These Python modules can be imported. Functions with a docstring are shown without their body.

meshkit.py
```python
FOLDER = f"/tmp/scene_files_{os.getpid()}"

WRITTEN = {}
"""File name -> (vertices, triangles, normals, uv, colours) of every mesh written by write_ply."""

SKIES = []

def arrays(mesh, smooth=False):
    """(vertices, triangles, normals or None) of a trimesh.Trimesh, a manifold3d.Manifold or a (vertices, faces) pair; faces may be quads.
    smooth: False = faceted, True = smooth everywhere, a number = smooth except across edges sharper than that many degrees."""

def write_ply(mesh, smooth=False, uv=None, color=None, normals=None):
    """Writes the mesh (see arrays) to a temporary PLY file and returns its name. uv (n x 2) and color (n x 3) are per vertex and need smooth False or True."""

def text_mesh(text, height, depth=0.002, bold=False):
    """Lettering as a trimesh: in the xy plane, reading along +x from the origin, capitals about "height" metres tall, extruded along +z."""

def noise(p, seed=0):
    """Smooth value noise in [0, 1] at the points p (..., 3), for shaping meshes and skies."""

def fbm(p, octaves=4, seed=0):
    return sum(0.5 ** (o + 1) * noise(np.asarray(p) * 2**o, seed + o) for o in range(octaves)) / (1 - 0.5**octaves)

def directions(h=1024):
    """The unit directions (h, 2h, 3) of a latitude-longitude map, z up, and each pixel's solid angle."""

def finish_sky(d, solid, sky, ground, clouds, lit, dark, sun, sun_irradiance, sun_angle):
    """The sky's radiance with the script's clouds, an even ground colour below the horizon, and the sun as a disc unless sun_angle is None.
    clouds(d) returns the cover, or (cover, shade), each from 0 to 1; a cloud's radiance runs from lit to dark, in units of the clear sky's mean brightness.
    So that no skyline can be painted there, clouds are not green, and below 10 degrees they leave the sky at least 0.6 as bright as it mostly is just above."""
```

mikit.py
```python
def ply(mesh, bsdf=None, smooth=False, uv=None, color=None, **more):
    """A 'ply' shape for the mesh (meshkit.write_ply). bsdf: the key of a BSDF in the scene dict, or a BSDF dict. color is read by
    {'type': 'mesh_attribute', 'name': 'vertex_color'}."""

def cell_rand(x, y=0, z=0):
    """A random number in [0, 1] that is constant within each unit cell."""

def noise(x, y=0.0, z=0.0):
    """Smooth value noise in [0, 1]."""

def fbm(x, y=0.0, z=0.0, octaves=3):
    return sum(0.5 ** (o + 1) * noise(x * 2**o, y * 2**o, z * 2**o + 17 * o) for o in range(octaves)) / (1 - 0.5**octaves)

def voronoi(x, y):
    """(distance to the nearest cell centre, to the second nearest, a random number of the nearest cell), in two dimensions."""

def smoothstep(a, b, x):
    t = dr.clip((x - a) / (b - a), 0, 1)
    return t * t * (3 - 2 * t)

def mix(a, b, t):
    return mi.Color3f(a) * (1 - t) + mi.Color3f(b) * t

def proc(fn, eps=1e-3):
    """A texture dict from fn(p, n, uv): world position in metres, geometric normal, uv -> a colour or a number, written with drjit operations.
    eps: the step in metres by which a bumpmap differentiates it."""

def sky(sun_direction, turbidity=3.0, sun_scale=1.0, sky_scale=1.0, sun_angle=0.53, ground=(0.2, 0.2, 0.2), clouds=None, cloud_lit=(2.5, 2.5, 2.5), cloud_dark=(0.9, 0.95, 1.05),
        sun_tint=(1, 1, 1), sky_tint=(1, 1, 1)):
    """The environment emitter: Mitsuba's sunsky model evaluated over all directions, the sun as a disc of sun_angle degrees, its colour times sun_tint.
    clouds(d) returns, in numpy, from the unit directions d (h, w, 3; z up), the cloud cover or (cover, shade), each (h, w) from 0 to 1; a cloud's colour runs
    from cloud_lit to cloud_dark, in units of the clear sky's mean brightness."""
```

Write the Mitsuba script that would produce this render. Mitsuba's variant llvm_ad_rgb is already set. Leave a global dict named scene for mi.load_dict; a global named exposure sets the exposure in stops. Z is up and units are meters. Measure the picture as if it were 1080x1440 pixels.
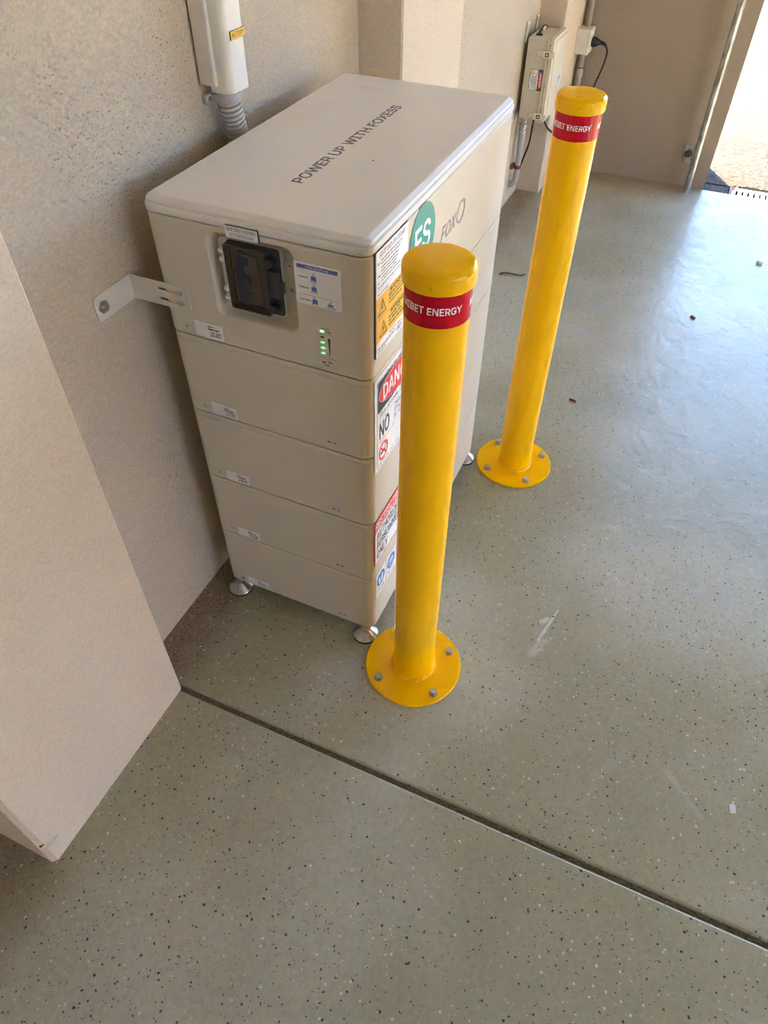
import math, random, sys
sys.path.insert(0, "/opt/lang")
import numpy as np, trimesh, manifold3d as m3, mitsuba as mi, drjit as dr, mikit, meshkit
from shapely.geometry import Polygon, Point, box as sbox, LineString
from shapely import affinity, union_all
from mikit import noise, fbm, voronoi, cell_rand, smoothstep, mix, proc

random.seed(7); rng = np.random.default_rng(7)
T = mi.ScalarTransform4f
scene, labels = {"type": "scene"}, {}

# ---------------------------------------------------------------- camera, sky, exposure
CAM = np.array([0.7602, -0.8200, 1.3771])
FWD = np.array([-0.2767, 0.6320, -0.7238]); UP = -np.array([0.2983, -0.6595, -0.6899])
scene["camera"] = {"type": "perspective", "fov": 57.0, "fov_axis": "x", "near_clip": 0.05, "far_clip": 300.0,
                   "to_world": T().look_at(origin=CAM.tolist(), target=(CAM + FWD).tolist(), up=UP.tolist())}
SUN = np.array([-0.477 * 0.839, 0.879 * 0.839, 0.545])
scene["sky"] = mikit.sky(SUN, turbidity=3.0, sun_scale=1.0, sky_scale=1.3, sky_tint=(.86, .98, 1.20), sun_tint=(1.10, 1.06, .88), ground=(0.3, 0.28, 0.25))
exposure = 5.2

# ---------------------------------------------------------------- helpers
def obj(key, mesh, bsdf, smooth=False, parent=None, **more):
    key = f"{parent}__{key}" if parent else key
    base, n = key, 0
    while key in scene:
        n += 1; key = f"{base}_{n:03d}"
    scene[key] = mikit.ply(mesh, bsdf, smooth=smooth, **more)
    return key
def tag(key, label=None, cat=None, group=None, kind=None):
    d = {}
    if label: d["label"] = label
    if cat: d["category"] = cat
    if group: d["group"] = group
    if kind: d["kind"] = kind
    labels[key] = d
def tri(m):
    if isinstance(m, m3.Manifold):
        q = m.to_mesh(); return trimesh.Trimesh(q.vert_properties[:, :3], q.tri_verts, process=False)
    return m
def man(t): return m3.Manifold(m3.Mesh(np.asarray(t.vertices, np.float32), np.asarray(t.faces, np.uint32)))
def cat(*ms): return trimesh.util.concatenate([tri(m) for m in ms])
def box(x0, x1, y0, y1, z0, z1):
    b = trimesh.creation.box((x1 - x0, y1 - y0, z1 - z0)); b.apply_translation(((x0 + x1) / 2, (y0 + y1) / 2, (z0 + z1) / 2)); return b
def rbox(x0, x1, y0, y1, z0, z1, r, seg=12):
    s = m3.Manifold.sphere(r, seg)
    return tri(m3.Manifold.batch_hull([s.translate((x, y, z)) for x in (x0 + r, x1 - r) for y in (y0 + r, y1 - r) for z in (z0 + r, z1 - r)]))
def rrect(x0, x1, y0, y1, r, seg=6):
    return sbox(x0 + r, y0 + r, x1 - r, y1 - r).buffer(r, quad_segs=seg)
def ext(poly, z0, z1):
    gs = getattr(poly, "geoms", [poly])
    m = trimesh.util.concatenate([trimesh.creation.extrude_polygon(g, z1 - z0, engine="earcut") for g in gs if g.area > 0])
    m.apply_translation((0, 0, z0)); return m
def lathe(profile, seg=64, loc=(0, 0, 0)):
    m = trimesh.creation.revolve(np.asarray(profile, float), sections=seg); m.apply_translation(loc); return m
def tube(path, r, seg=12, closed=True):
    P = np.asarray(path, float); t = np.gradient(P, axis=0); t /= np.linalg.norm(t, axis=1, keepdims=True)
    u = np.cross(t[0], [0.3, 0.5, 0.81]); u /= np.linalg.norm(u); V = []
    R = np.broadcast_to(r, len(P))
    for i in range(len(P)):
        u = u - t[i] * (u @ t[i]); u /= np.linalg.norm(u); w = np.cross(t[i], u)
        a = np.linspace(0, 2 * np.pi, seg, endpoint=False)
        V.append(P[i] + R[i] * (np.cos(a)[:, None] * u + np.sin(a)[:, None] * w))
    V = np.concatenate(V); F = []
    for i in range(len(P) - 1):
        for k in range(seg):
            a, b = i * seg + k, i * seg + (k + 1) % seg
            F += [[a, b, b + seg], [a, b + seg, a + seg]]
    n = len(V); V = np.vstack([V, P[0], P[-1]])
    for k in range(seg):
        F += [[n, (k + 1) % seg, k], [n + 1, n - seg + k, n - seg + (k + 1) % seg]]
    return trimesh.Trimesh(V, F, process=False)
def curve(pts, n=40):
    from scipy.interpolate import CubicSpline
    P = np.asarray(pts, float); d = np.r_[0, np.cumsum(np.linalg.norm(np.diff(P, axis=0), axis=1))]
    return CubicSpline(d, P)(np.linspace(0, d[-1], n))
def loft(x0, x1, y0, y1, r, rings, seg=8):
    """rounded rectangle in plan, rings of (inset, z) from the bottom up, closed"""
    V, n = [], None
    for ins, z in rings:
        rr = max(r - ins, 0.002); c = []
        for cx, cy, a0 in ((x1 - ins - rr, y1 - ins - rr, 0), (x0 + ins + rr, y1 - ins - rr, 90), (x0 + ins + rr, y0 + ins + rr, 180), (x1 - ins - rr, y0 + ins + rr, 270)):
            for a in np.radians(a0 + np.linspace(0, 90, seg)): c.append((cx + rr * math.cos(a), cy + rr * math.sin(a), z))
        n = len(c); V += c
    F = []
    for i in range(len(rings) - 1):
        for k in range(n):
            a, b = i * n + k, i * n + (k + 1) % n
            F += [[a, b, b + n], [a, b + n, a + n]]
    cb = len(V); V.append(((x0 + x1) / 2, (y0 + y1) / 2, rings[0][1])); V.append(((x0 + x1) / 2, (y0 + y1) / 2, rings[-1][1]))
    for k in range(n):
        F += [[cb, (k + 1) % n, k], [cb + 1, len(V) - 2 - n + k, len(V) - 2 - n + (k + 1) % n]]
    return trimesh.Trimesh(V, F, process=False)
def hexbolt(r=0.0075, h=0.007, washer=0.0105, dome=0.0015):
    """axis +z from z = 0"""
    w = lathe([(0, 0), (washer, 0), (washer, 0.0018), (0, 0.0018)], 24)
    a = np.radians(np.arange(6) * 60); hx = Polygon(np.c_[r * np.cos(a), r * np.sin(a)])
    hd = man(ext(hx, 0.0015, h)) ^ m3.Manifold.cylinder(h - 0.0015, r * 1.3, r * 0.88, 32).translate((0, 0, 0.0015))
    return cat(w, hd)
def place(m, o, xd, yd):
    """local x, y, z (normal) -> world"""
    xd, yd = np.asarray(xd, float), np.asarray(yd, float); M = np.eye(4); M[:3, 0], M[:3, 1], M[:3, 2], M[:3, 3] = xd, yd, np.cross(xd, yd), o
    m = tri(m).copy(); m.apply_transform(M); return m
_text = {}
def text(s, h, x=0.0, y=0.0, w=None, bold=False, depth=0.0003, z=0.0, anchor="l", skew=0.0):
    k = (s, bold)
    if k not in _text: _text[k] = meshkit.text_mesh(s, 0.05, 0.01, bold)
    m = _text[k].copy(); v = m.vertices; x0, x1 = v[:, 0].min(), v[:, 0].max()
    sx = (w / (x1 - x0)) if w else h / 0.05
    X = (v[:, 0] - x0) * sx; Y = v[:, 1] * h / 0.05
    if anchor == "c": X = X - (x1 - x0) * sx / 2
    m.vertices = np.c_[X + x + skew * Y, Y + y, v[:, 2] / 0.01 * depth + z]
    return m
def bars(x0, x1, y, h, z, n=1, dy=0.0, seed=0, depth=0.0002):
    """rows of short dashes: print too small to read"""
    r = random.Random(seed); out = []
    for i in range(n):
        x = x0; end = x1 - (x1 - x0) * r.uniform(0, .3)
        while x < end:
            w = min(r.uniform(2, 5) * h, end - x); out.append(box(x, x + w, y - i * dy, y - i * dy + h, z, z + depth)); x += w + 0.7 * h
    return cat(*out)

# ---------------------------------------------------------------- materials
def rgb(*c): return {"type": "rgb", "value": list(c)}
def mat(key, b): scene[key] = b; return key
def prin(key, color, rough=0.5, spec=0.5, metallic=0.0, coat=0.0, coatg=0.9):
    b = {"type": "principled", "base_color": color if isinstance(color, dict) else rgb(*color), "roughness": rough if not callable(rough) else proc(rough), "specular": spec, "metallic": metallic}
    if coat: b["clearcoat"] = coat; b["clearcoat_gloss"] = coatg
    return mat(key, {"type": "twosided", "bsdf": b})

def render_paint(key, dark, light, pits, grain):
    def color(p, n, uv):
        t = fbm(p.x * 3 + p.z * 1.3, p.y * 3, p.z * 3, 4); g = noise(p.x * 260, p.y * 260, p.z * 260); h = noise(p.x * 480 + 5, p.y * 480, p.z * 480)
        pit = smoothstep(.78, .92, noise(p.x * 300 + 9, p.y * 300, p.z * 300)) * smoothstep(.42, .60, fbm(p.x * 5 + 3, p.y * 5, p.z * 5, 3))
        return mix(dark, light, t) * (1 - grain + 1.2 * grain * g + .8 * grain * h) * (1 - pits * pit)
    def bump(p, n, uv):
        return fbm(p.x * 150, p.y * 150, p.z * 150, 2) * .0040 + noise(p.x * 340, p.y * 340, p.z * 340) * .0014
    return mat(key, {"type": "twosided", "bsdf": {"type": "bumpmap", "tex": proc(bump, eps=8e-4), "scale": 1.0,
        "bsdf": {"type": "principled", "base_color": proc(color), "roughness": .8, "specular": .25}}})
render_paint("m_render", (.475, .40, .290), (.535, .452, .335), .45, .20)
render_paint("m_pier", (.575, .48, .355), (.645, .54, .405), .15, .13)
render_paint("m_render_end_shade", (.33, .268, .20), (.375, .307, .235), .2, .12)  # end wall render darkened, its shade is put into the colour
prin("m_ceiling", (.54, .525, .49), .8, .2)
prin("m_wall_plain", (.36, .32, .27), .8, .2)

SCUFF = [((.627, 2.011), (.554, 1.68), .028, (.44, .36, .31), .35), ((.429, 1.876), (.514, 1.623), .022, (.44, .36, .32), .3), ((.52, 1.50), (.648, 1.512), .05, (.44, .36, .33), .3),
         ((.722, .157), (.743, .259), .004, (.75, .74, .70), .55), ((.716, .209), (.725, .225), .008, (.70, .69, .66), .5), ((.719, .115), (.735, .16), .012, (.62, .60, .57), .35),
         ((.957, -.032), (.925, -.083), .012, (.38, .37, .31), .4), ((.925, -.083), (.902, -.171), .010, (.38, .37, .31), .35), ((1.04, -.039), (1.113, -.105), .008, (.46, .45, .42), .4),
         ((.12, 1.76), (.22, 1.80), .02, (.42, .33, .24), .5)]
def floor_color(p, n, uv):
    x, y = p.x, p.y
    base = mix((.32, .307, .200), (.435, .424, .322), smoothstep(.3, .7, fbm(x * 2.2, y * 2.2, 3.0, 4)))
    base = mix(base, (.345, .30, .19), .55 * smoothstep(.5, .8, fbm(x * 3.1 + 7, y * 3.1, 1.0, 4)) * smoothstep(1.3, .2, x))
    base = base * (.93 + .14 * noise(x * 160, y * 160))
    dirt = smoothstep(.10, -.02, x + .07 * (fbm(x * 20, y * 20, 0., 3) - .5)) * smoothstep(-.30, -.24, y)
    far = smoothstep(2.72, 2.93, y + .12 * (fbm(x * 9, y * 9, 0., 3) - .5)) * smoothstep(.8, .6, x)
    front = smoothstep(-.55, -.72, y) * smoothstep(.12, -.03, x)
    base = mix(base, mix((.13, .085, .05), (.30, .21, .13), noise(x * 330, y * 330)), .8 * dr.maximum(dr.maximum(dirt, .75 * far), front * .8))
    for (a, b, w, col, k) in SCUFF:
        dx, dy = b[0] - a[0], b[1] - a[1]; L = dx * dx + dy * dy
        t = dr.clip(((x - a[0]) * dx + (y - a[1]) * dy) / L, 0, 1)
        d = dr.sqrt(dr.square(x - a[0] - t * dx) + dr.square(y - a[1] - t * dy)) + w * .9 * (fbm(x * 60, y * 60, 5., 2) - .5)
        base = mix(base, col, k * smoothstep(w, w * .35, d))
    clump = .35 + .9 * fbm(x * 5 + 4, y * 5, 2., 2)
    for s, keep, r0 in ((62., .50, .165), (120., .20, .19), (230., .12, .24)):
        wx = x + .0015 * noise(x * 500, y * 500, 1.); wy = y + .0015 * noise(x * 500, y * 500, 7.)
        d, _, w = voronoi(wx * s + s, wy * s)
        on = dr.select(w < keep * clump, 1.0, 0.0); kind = cell_rand(w * 9973.0, s)
        rad = r0 * (.35 + .65 * cell_rand(w * 7919.0, s + 3.))
        col = mix((.022, .026, .032), (.05, .085, .15), smoothstep(.40, .46, kind)); col = mix(col, (.66, .60, .45), smoothstep(.60, .61, kind))
        base = mix(base, col, .95 * on * smoothstep(rad, rad * .75, d))
    return base
def floor_rough(p, n, uv):
    return .17 + .15 * fbm(p.x * 9, p.y * 9, 4., 3) + .16 * noise(p.x * 55 + .6 * p.y * 55, p.y * 30, 8.)
def floor_bump(p, n, uv):
    return .0006 * fbm(p.x * 60, p.y * 60, 2., 3) + .00022 * noise(p.x * 170, p.y * 170, 1.)
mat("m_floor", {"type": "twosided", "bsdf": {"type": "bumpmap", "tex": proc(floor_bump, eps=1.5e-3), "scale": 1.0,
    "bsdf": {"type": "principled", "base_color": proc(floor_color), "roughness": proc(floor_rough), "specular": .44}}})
def joint_color(p, n, uv): return mix((.07, .055, .035), (.22, .17, .11), noise(p.x * 240, p.y * 700))
prin("m_joint", proc(joint_color), .9, .2)
def asphalt_color(p, n, uv):
    d, e, w = voronoi(p.x * 95, p.y * 95); d2, e2, w2 = voronoi(p.x * 240, p.y * 240)
    stone = mix((.10, .095, .09), (.26, .235, .205), w) * (.75 + .5 * w2)
    return mix(stone, (.035, .035, .04), smoothstep(.26, .05, e - d) * .9)
def asphalt_bump(p, n, uv):
    d, e, w = voronoi(p.x * 95, p.y * 95); return .0035 * smoothstep(0., .5, e - d) + .001 * noise(p.x * 400, p.y * 400)
mat("m_asphalt", {"type": "twosided", "bsdf": {"type": "bumpmap", "tex": proc(asphalt_bump, eps=1.5e-3), "scale": 1.0,
    "bsdf": {"type": "principled", "base_color": proc(asphalt_color), "roughness": .85, "specular": .3}}})
def case_color(p, n, uv): return mix((.585, .53, .42), (.605, .55, .436), noise(p.x * 6, p.y * 6, p.z * 6))
prin("m_case", proc(case_color), .42, .4)
def lid_color(p, n, uv):
    x, y = p.x, p.y
    t = smoothstep(.35, .7, fbm(x * 9 + 2, y * 4, 0., 4)); c = mix((.69, .68, .64), (.72, .675, .625), t)
    d = smoothstep(.5, .8, fbm(x * 16, y * 7 + 5, 1., 4)); c = mix(c, (.56, .43, .34), .45 * d * smoothstep(.12, .0, x))
    s = smoothstep(.035, .0, dr.sqrt(dr.square((x - .10) * 1.0) + dr.square((y - .60) * 3.0)) - .03 * fbm(x * 40, y * 40, 0., 2))
    c = mix(c, (.66, .60, .53), .5 * s)
    sp = smoothstep(.955, .98, noise(x * 120, y * 120, 3.)); return mix(c, (.72, .69, .63), .5 * sp)
prin("m_lid_lit", proc(lid_color), .40, .45)  # same plastic as the case, base lightened for light falling on top
prin("m_yellow", (.98, .53, .001), .11, .24)
prin("m_red", (.55, .003, .018), .11, .3)
prin("m_white_print", (.80, .79, .78), .35)
prin("m_label_white", (.76, .745, .74), .4)
prin("m_label_silver", (.60, .585, .56), .3, .5)
prin("m_black", (.018, .018, .02), .35)
prin("m_dark_print", (.035, .035, .04), .5)
prin("m_grey_print", (.12, .125, .14), .5)
prin("m_fine_print", (.22, .22, .23), .5)
prin("m_label_yellow", (.85, .46, .02), .4)
prin("m_brown_print", (.10, .06, .01), .5)
prin("m_label_red", (.68, .035, .04), .35)
prin("m_green", (.006, .27, .20), .35)
prin("m_blue", (.03, .20, .50), .4)
prin("m_guide_blue", (.08, .13, .38), .4)
prin("m_logo_grey", (.26, .25, .235), .35)
prin("m_steel", (.60, .585, .56), .22, metallic=1.0)
prin("m_zinc", (.52, .51, .49), .38, metallic=1.0)
def galv_color(p, n, uv):
    s = fbm(p.x * 60, p.y * 60, p.z * 25, 3); return mix((.30, .30, .29), (.58, .57, .53), smoothstep(.3, .7, s))
prin("m_galvanised", proc(galv_color), .34, metallic=.9)
prin("m_bracket_white", (.60, .555, .475), .40)
prin("m_trunking", (.72, .69, .59), .14, .5)
prin("m_trunking_base", (.66, .62, .54), .3)
prin("m_hose", (.46, .43, .38), .45)
prin("m_pvc_grey", (.42, .37, .36), .35)
prin("m_enclosure", (.60, .535, .40), .42)
prin("m_latch", (.74, .65, .48), .35)
prin("m_outlet", (.72, .69, .60), .3)
prin("m_conduit", (.40, .385, .37), .35)
prin("m_conduit_brown", (.34, .28, .23), .5)
prin("m_rust", (.16, .055, .03), .8)
prin("m_rubber", (.016, .016, .017), .5)
prin("m_isolator_grey", (.56, .55, .53), .4)
prin("m_isolator_dark", (.035, .036, .040), .3)
prin("m_switch_blue", (.025, .13, .30), .35)
prin("m_switch_panel", (.34, .32, .28), .5)
mat("m_smoked", {"type": "thindielectric", "int_ior": 1.49, "specular_transmittance": rgb(.42, .42, .43)})
mat("m_led", {"type": "twosided", "bsdf": {"type": "principled", "base_color": rgb(.03, .75, .08), "roughness": .3}})
prin("m_grate", (.74, .73, .70), .5)
prin("m_bitumen", (.014, .014, .015), .95, .02)
prin("m_leaf", (.40, .22, .12), .6)
prin("m_scrap_red", (.16, .022, .015), .4)
prin("m_scrap_brown", (.075, .05, .03), .7)
prin("m_scrap_white", (.66, .65, .62), .5)
prin("m_chip", (.05, .045, .042), .9)
mat("m_clear_plastic", {"type": "dielectric", "int_ior": 1.49})

# ---------------------------------------------------------------- the room
WX, PX, BY, OY = -0.06, 0.049, 2.965, 3.28      # recessed wall, pier face, back wall inner and outer face
XE, YR, ZC, ZD = 5.6, -3.3, 2.80, 2.45
EX, EX2 = 0.757, 3.45                            # the doorway in the back wall
def slab_mesh(y0, y1, r0, r1, x0, x1, th=0.12):
    """cross-section in (y, z) run along x; rounded top edges r0 at y0, r1 at y1"""
    P = [(y0, -th)]
    P += [(y0 + r0 - r0 * math.cos(a), -r0 + r0 * math.sin(a)) for a in np.linspace(0, math.pi / 2, 6)] if r0 else [(y0, 0)]
    P += [(y1 - r1 + r1 * math.sin(a), -r1 + r1 * math.cos(a)) for a in np.linspace(0, math.pi / 2, 6)] if r1 else [(y1, 0)]
    P += [(y1, -th)]
    m = ext(Polygon(P), x0, x1); v = m.vertices
    return trimesh.Trimesh(np.c_[v[:, 2], v[:, 0], v[:, 1]], m.faces, process=False)
obj("slab", slab_mesh(YR, -0.2845, 0, .006, -0.80, XE), "m_floor", 25, "floor")
far = man(slab_mesh(-0.2735, OY, .006, 0, -0.30, XE)) - man(box(EX, EX2, 2.957, OY + 1, -1, 1)) - man(box(XE - .001, XE + 1, -9, 9, -1, 1))
obj("slab", tri(far), "m_floor", 25, "floor")
n_ = 500; xs = np.linspace(-.28, XE, n_); jz = -0.0085 + .0025 * (meshkit.noise(np.c_[xs * 90, 0 * xs, 0 * xs]) - .5)
jv = np.concatenate([np.c_[xs, 0 * xs - .2855, jz + .001], np.c_[xs, 0 * xs - .2787, jz - .0035 + .002 * rng.random(n_)], np.c_[xs, 0 * xs - .2725, jz + .002]])
jf = [[a + k * n_, a + 1 + k * n_, a + 1 + (k + 1) * n_, a + (k + 1) * n_] for k in (0, 1) for a in range(n_ - 1)]
obj("joint_filler", (jv, np.array(jf)), "m_joint", True, "floor")
tag("floor", "grey green speckled epoxy floor with a saw cut joint", kind="structure")
tag("floor__joint_filler", "brown filler in the recessed floor joint")

obj("wall_left", cat(box(-.30, WX, -.50, BY, 0, ZC), box(-.80, -.50, YR, -.45, 0, ZC)), "m_render"); tag("wall_left", "beige rendered wall behind the battery cabinet", kind="structure")
def pier(y0, y1, c=.004, xb=WX - .05):
    P = Polygon([(xb, y0), (PX - c, y0), (PX, y0 + c), (PX, y1 - .004), (PX - .004, y1), (xb, y1)])
    return ext(P, 0, ZC)
# the near pier carries a chipped corner
p1 = man(pier(-.672, -.279, .008, -.55))
chip = m3.Manifold.batch_hull([m3.Manifold.sphere(r, 10).translate((PX + .001, y, z)) for y, z, r in ((-.675, .0765, .0085), (-.664, .072, .0075), (-.655, .067, .006), (-.643, .0610, .0035))])
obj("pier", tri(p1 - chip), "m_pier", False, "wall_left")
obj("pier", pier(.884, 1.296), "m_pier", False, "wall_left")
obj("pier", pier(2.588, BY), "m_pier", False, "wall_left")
obj("chip", tri(chip.scale((1, 1, 1)) ^ m3.Manifold.cube((.2, .2, .2), True).translate((PX - .1055, -.57, .07))), "m_chip", False, "wall_left")
tag("wall_left__chip", "dark gouge in the corner of the near pier")
obj("wall_back", box(-.30, EX, BY, OY, 0, ZC), "m_render_end_shade"); tag("wall_back", "rendered end wall with shade painted into its colour beside the open doorway", kind="structure")
obj("lintel", box(EX, EX2, BY, OY, 2.30, ZC), "m_render_end_shade", False, "wall_back"); obj("pier", box(EX2, XE + .2, BY, OY, 0, ZC), "m_render_end_shade", False, "wall_back")
obj("wall_right", cat(box(XE, XE + .2, YR, -3.1, -.1, ZC), box(XE, XE + .2, 1.2, BY, -.1, ZC), box(XE, XE + .2, -3.1, 1.2, ZD, ZC)), "m_wall_plain"); tag("wall_right", "pale rendered side wall around a wide opening", kind="structure")
obj("wall_rear", box(-.80, XE + .2, YR - .2, YR, -.1, ZC), "m_wall_plain"); tag("wall_rear", "pale rendered wall behind the viewer", kind="structure")
obj("ceiling", box(-.80, XE + .2, YR - .2, OY, ZC, ZC + .15), "m_ceiling"); tag("ceiling", "white ceiling over the garage", kind="structure")

# ---------------------------------------------------------------- outside: asphalt, drain
obj("added_bounce_wall", cat(box(9.6, 9.8, -14, 16, -.1, 1.92), box(9.56, 9.84, -14, 16, 1.92, 2.0)), "m_render"); tag("added_bounce_wall", "unseen rendered wall added opposite the side opening to bounce warm sunlight", kind="structure")  # unseen wall, added to bounce warm sunlight in through the side opening
def grid(x0, x1, y0, y1, st, fz):
    xs, ys = np.arange(x0, x1 + st / 2, st), np.arange(y0, y1 + st / 2, st); X, Y = np.meshgrid(xs, ys); Z = fz(X, Y)
    i = np.arange(len(xs) * len(ys)).reshape(len(ys), len(xs))
    return np.c_[X.ravel(), Y.ravel(), Z.ravel()], np.c_[i[:-1, :-1].ravel(), i[:-1, 1:].ravel(), i[1:, 1:].ravel(), i[1:, :-1].ravel()]
def az(X, Y):
    P = np.stack([X, Y, 0 * X], -1); return -.008 + .005 * (meshkit.fbm(P * 55, 3, 3) - .5) + .002 * (meshkit.noise(P * 160, 9) - .5)
ga = grid(.70, 1.9, 3.078, 3.75, .005, az); gb = grid(.70, .872, 2.958, 3.083, .004, lambda X, Y: az(X, Y) - .004)
obj("ground", cat(trimesh.Trimesh(*[ga[0], np.vstack([ga[1][:, [0, 1, 2]], ga[1][:, [0, 2, 3]]])], process=False), trimesh.Trimesh(*[gb[0], np.vstack([gb[1][:, [0, 1, 2]], gb[1][:, [0, 2, 3]]])], process=False),
    box(-6, 1.9, 3.75, 40, -.3, -.008), box(1.9, 30, 3.078, 40, -.3, -.008), box(XE + .001, 30, -12, 3.078, -.3, -.012), box(-6, .70, OY, 3.75, -.3, -.008), box(.76, EX2, 2.95, 3.76, -.3, -.10)), "m_asphalt")
tag("ground", "sunlit coarse asphalt outside the doorway", kind="structure")
slots = union_all([rrect(x - .0042, x + .0042, 2.972, 3.034, .004) for x in np.arange(.909, EX2 - .05, .0262)])
obj("grate", ext(sbox(.885, 2.962, EX2 - .01, 3.062).difference(slots), -.010, -.004), "m_grate", False, "drain_channel")
obj("channel", cat(box(.875, EX2 - .01, 2.958, 2.966, -.08, -.010), box(.875, EX2 - .01, 3.056, 3.064, -.08, -.010), box(.875, EX2 - .01, 2.958, 3.064, -.085, -.08), box(.875, .883, 2.958, 3.064, -.08, -.006)), "m_rubber", False, "drain_channel")
jx = np.arange(.89, EX2, .012); jr = random.Random(3)
obj("bitumen_seal", ext(Polygon([(x, 3.059) for x in jx] + [(x, 3.082 + .014 * jr.random()) for x in jx[::-1]]), -.03, -.0035), "m_bitumen", False, "drain_channel"); labels["drain_channel__bitumen_seal"] = {"label": "ragged black bitumen edge behind the grate"}
tag("drain_channel", "pale slotted drain grate along the doorway threshold", "drain"); tag("drain_channel__channel", "dark trough under the grate")

# ---------------------------------------------------------------- the battery cabinet
BW, BD, R0 = .376, .684, .020
Z = [.042, .215, .383, .551, .717, .920]
FR = dict(o=(0, 0, 0), xd=(1, 0, 0), yd=(0, 0, 1))            # front face: local x = x, y = z, normal -y
RT = dict(o=(BW, 0, 0), xd=(0, 1, 0), yd=(0, 0, 1))           # long face: local x = y, y = z, normal +x
TOP = dict(o=(0, 0, .9445), xd=(0, 1, 0), yd=(-1, 0, 0))      # lid: local x = y, y = -x
B = "battery_cabinet"
def lit(key, m, face, bsdf, parent=None, label=None, smooth=False):
    k = obj(key, place(m, **face), bsdf, smooth, parent or B)
    if label: labels[k] = {"label": label}
    return k
def module(z0, z1): return loft(0, BW, 0, BD, R0, [(.006, z0 - .0002), (.006, z0 + .0004), (.0012, z0 + .0008), (.0002, z0 + .002), (0, z0 + .004), (0, z1 - .0125), (.0009, z1 - .0120), (.0009, z1 - .0112), (.0002, z1 - .0107), (.0002, z1 - .004), (.0010, z1 - .0016), (.006, z1 - .0010), (.006, z1)])
def screw_m(r=.0042):
    return cat(lathe([(r * .45, .0005), (r * .5, .0028), (r * .9, .003), (r, .0024), (r, 0), (0, 0)], 20), ext(Point(0, 0).buffer(r * .55, quad_segs=1).buffer(0), .0005, .0012))
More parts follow.
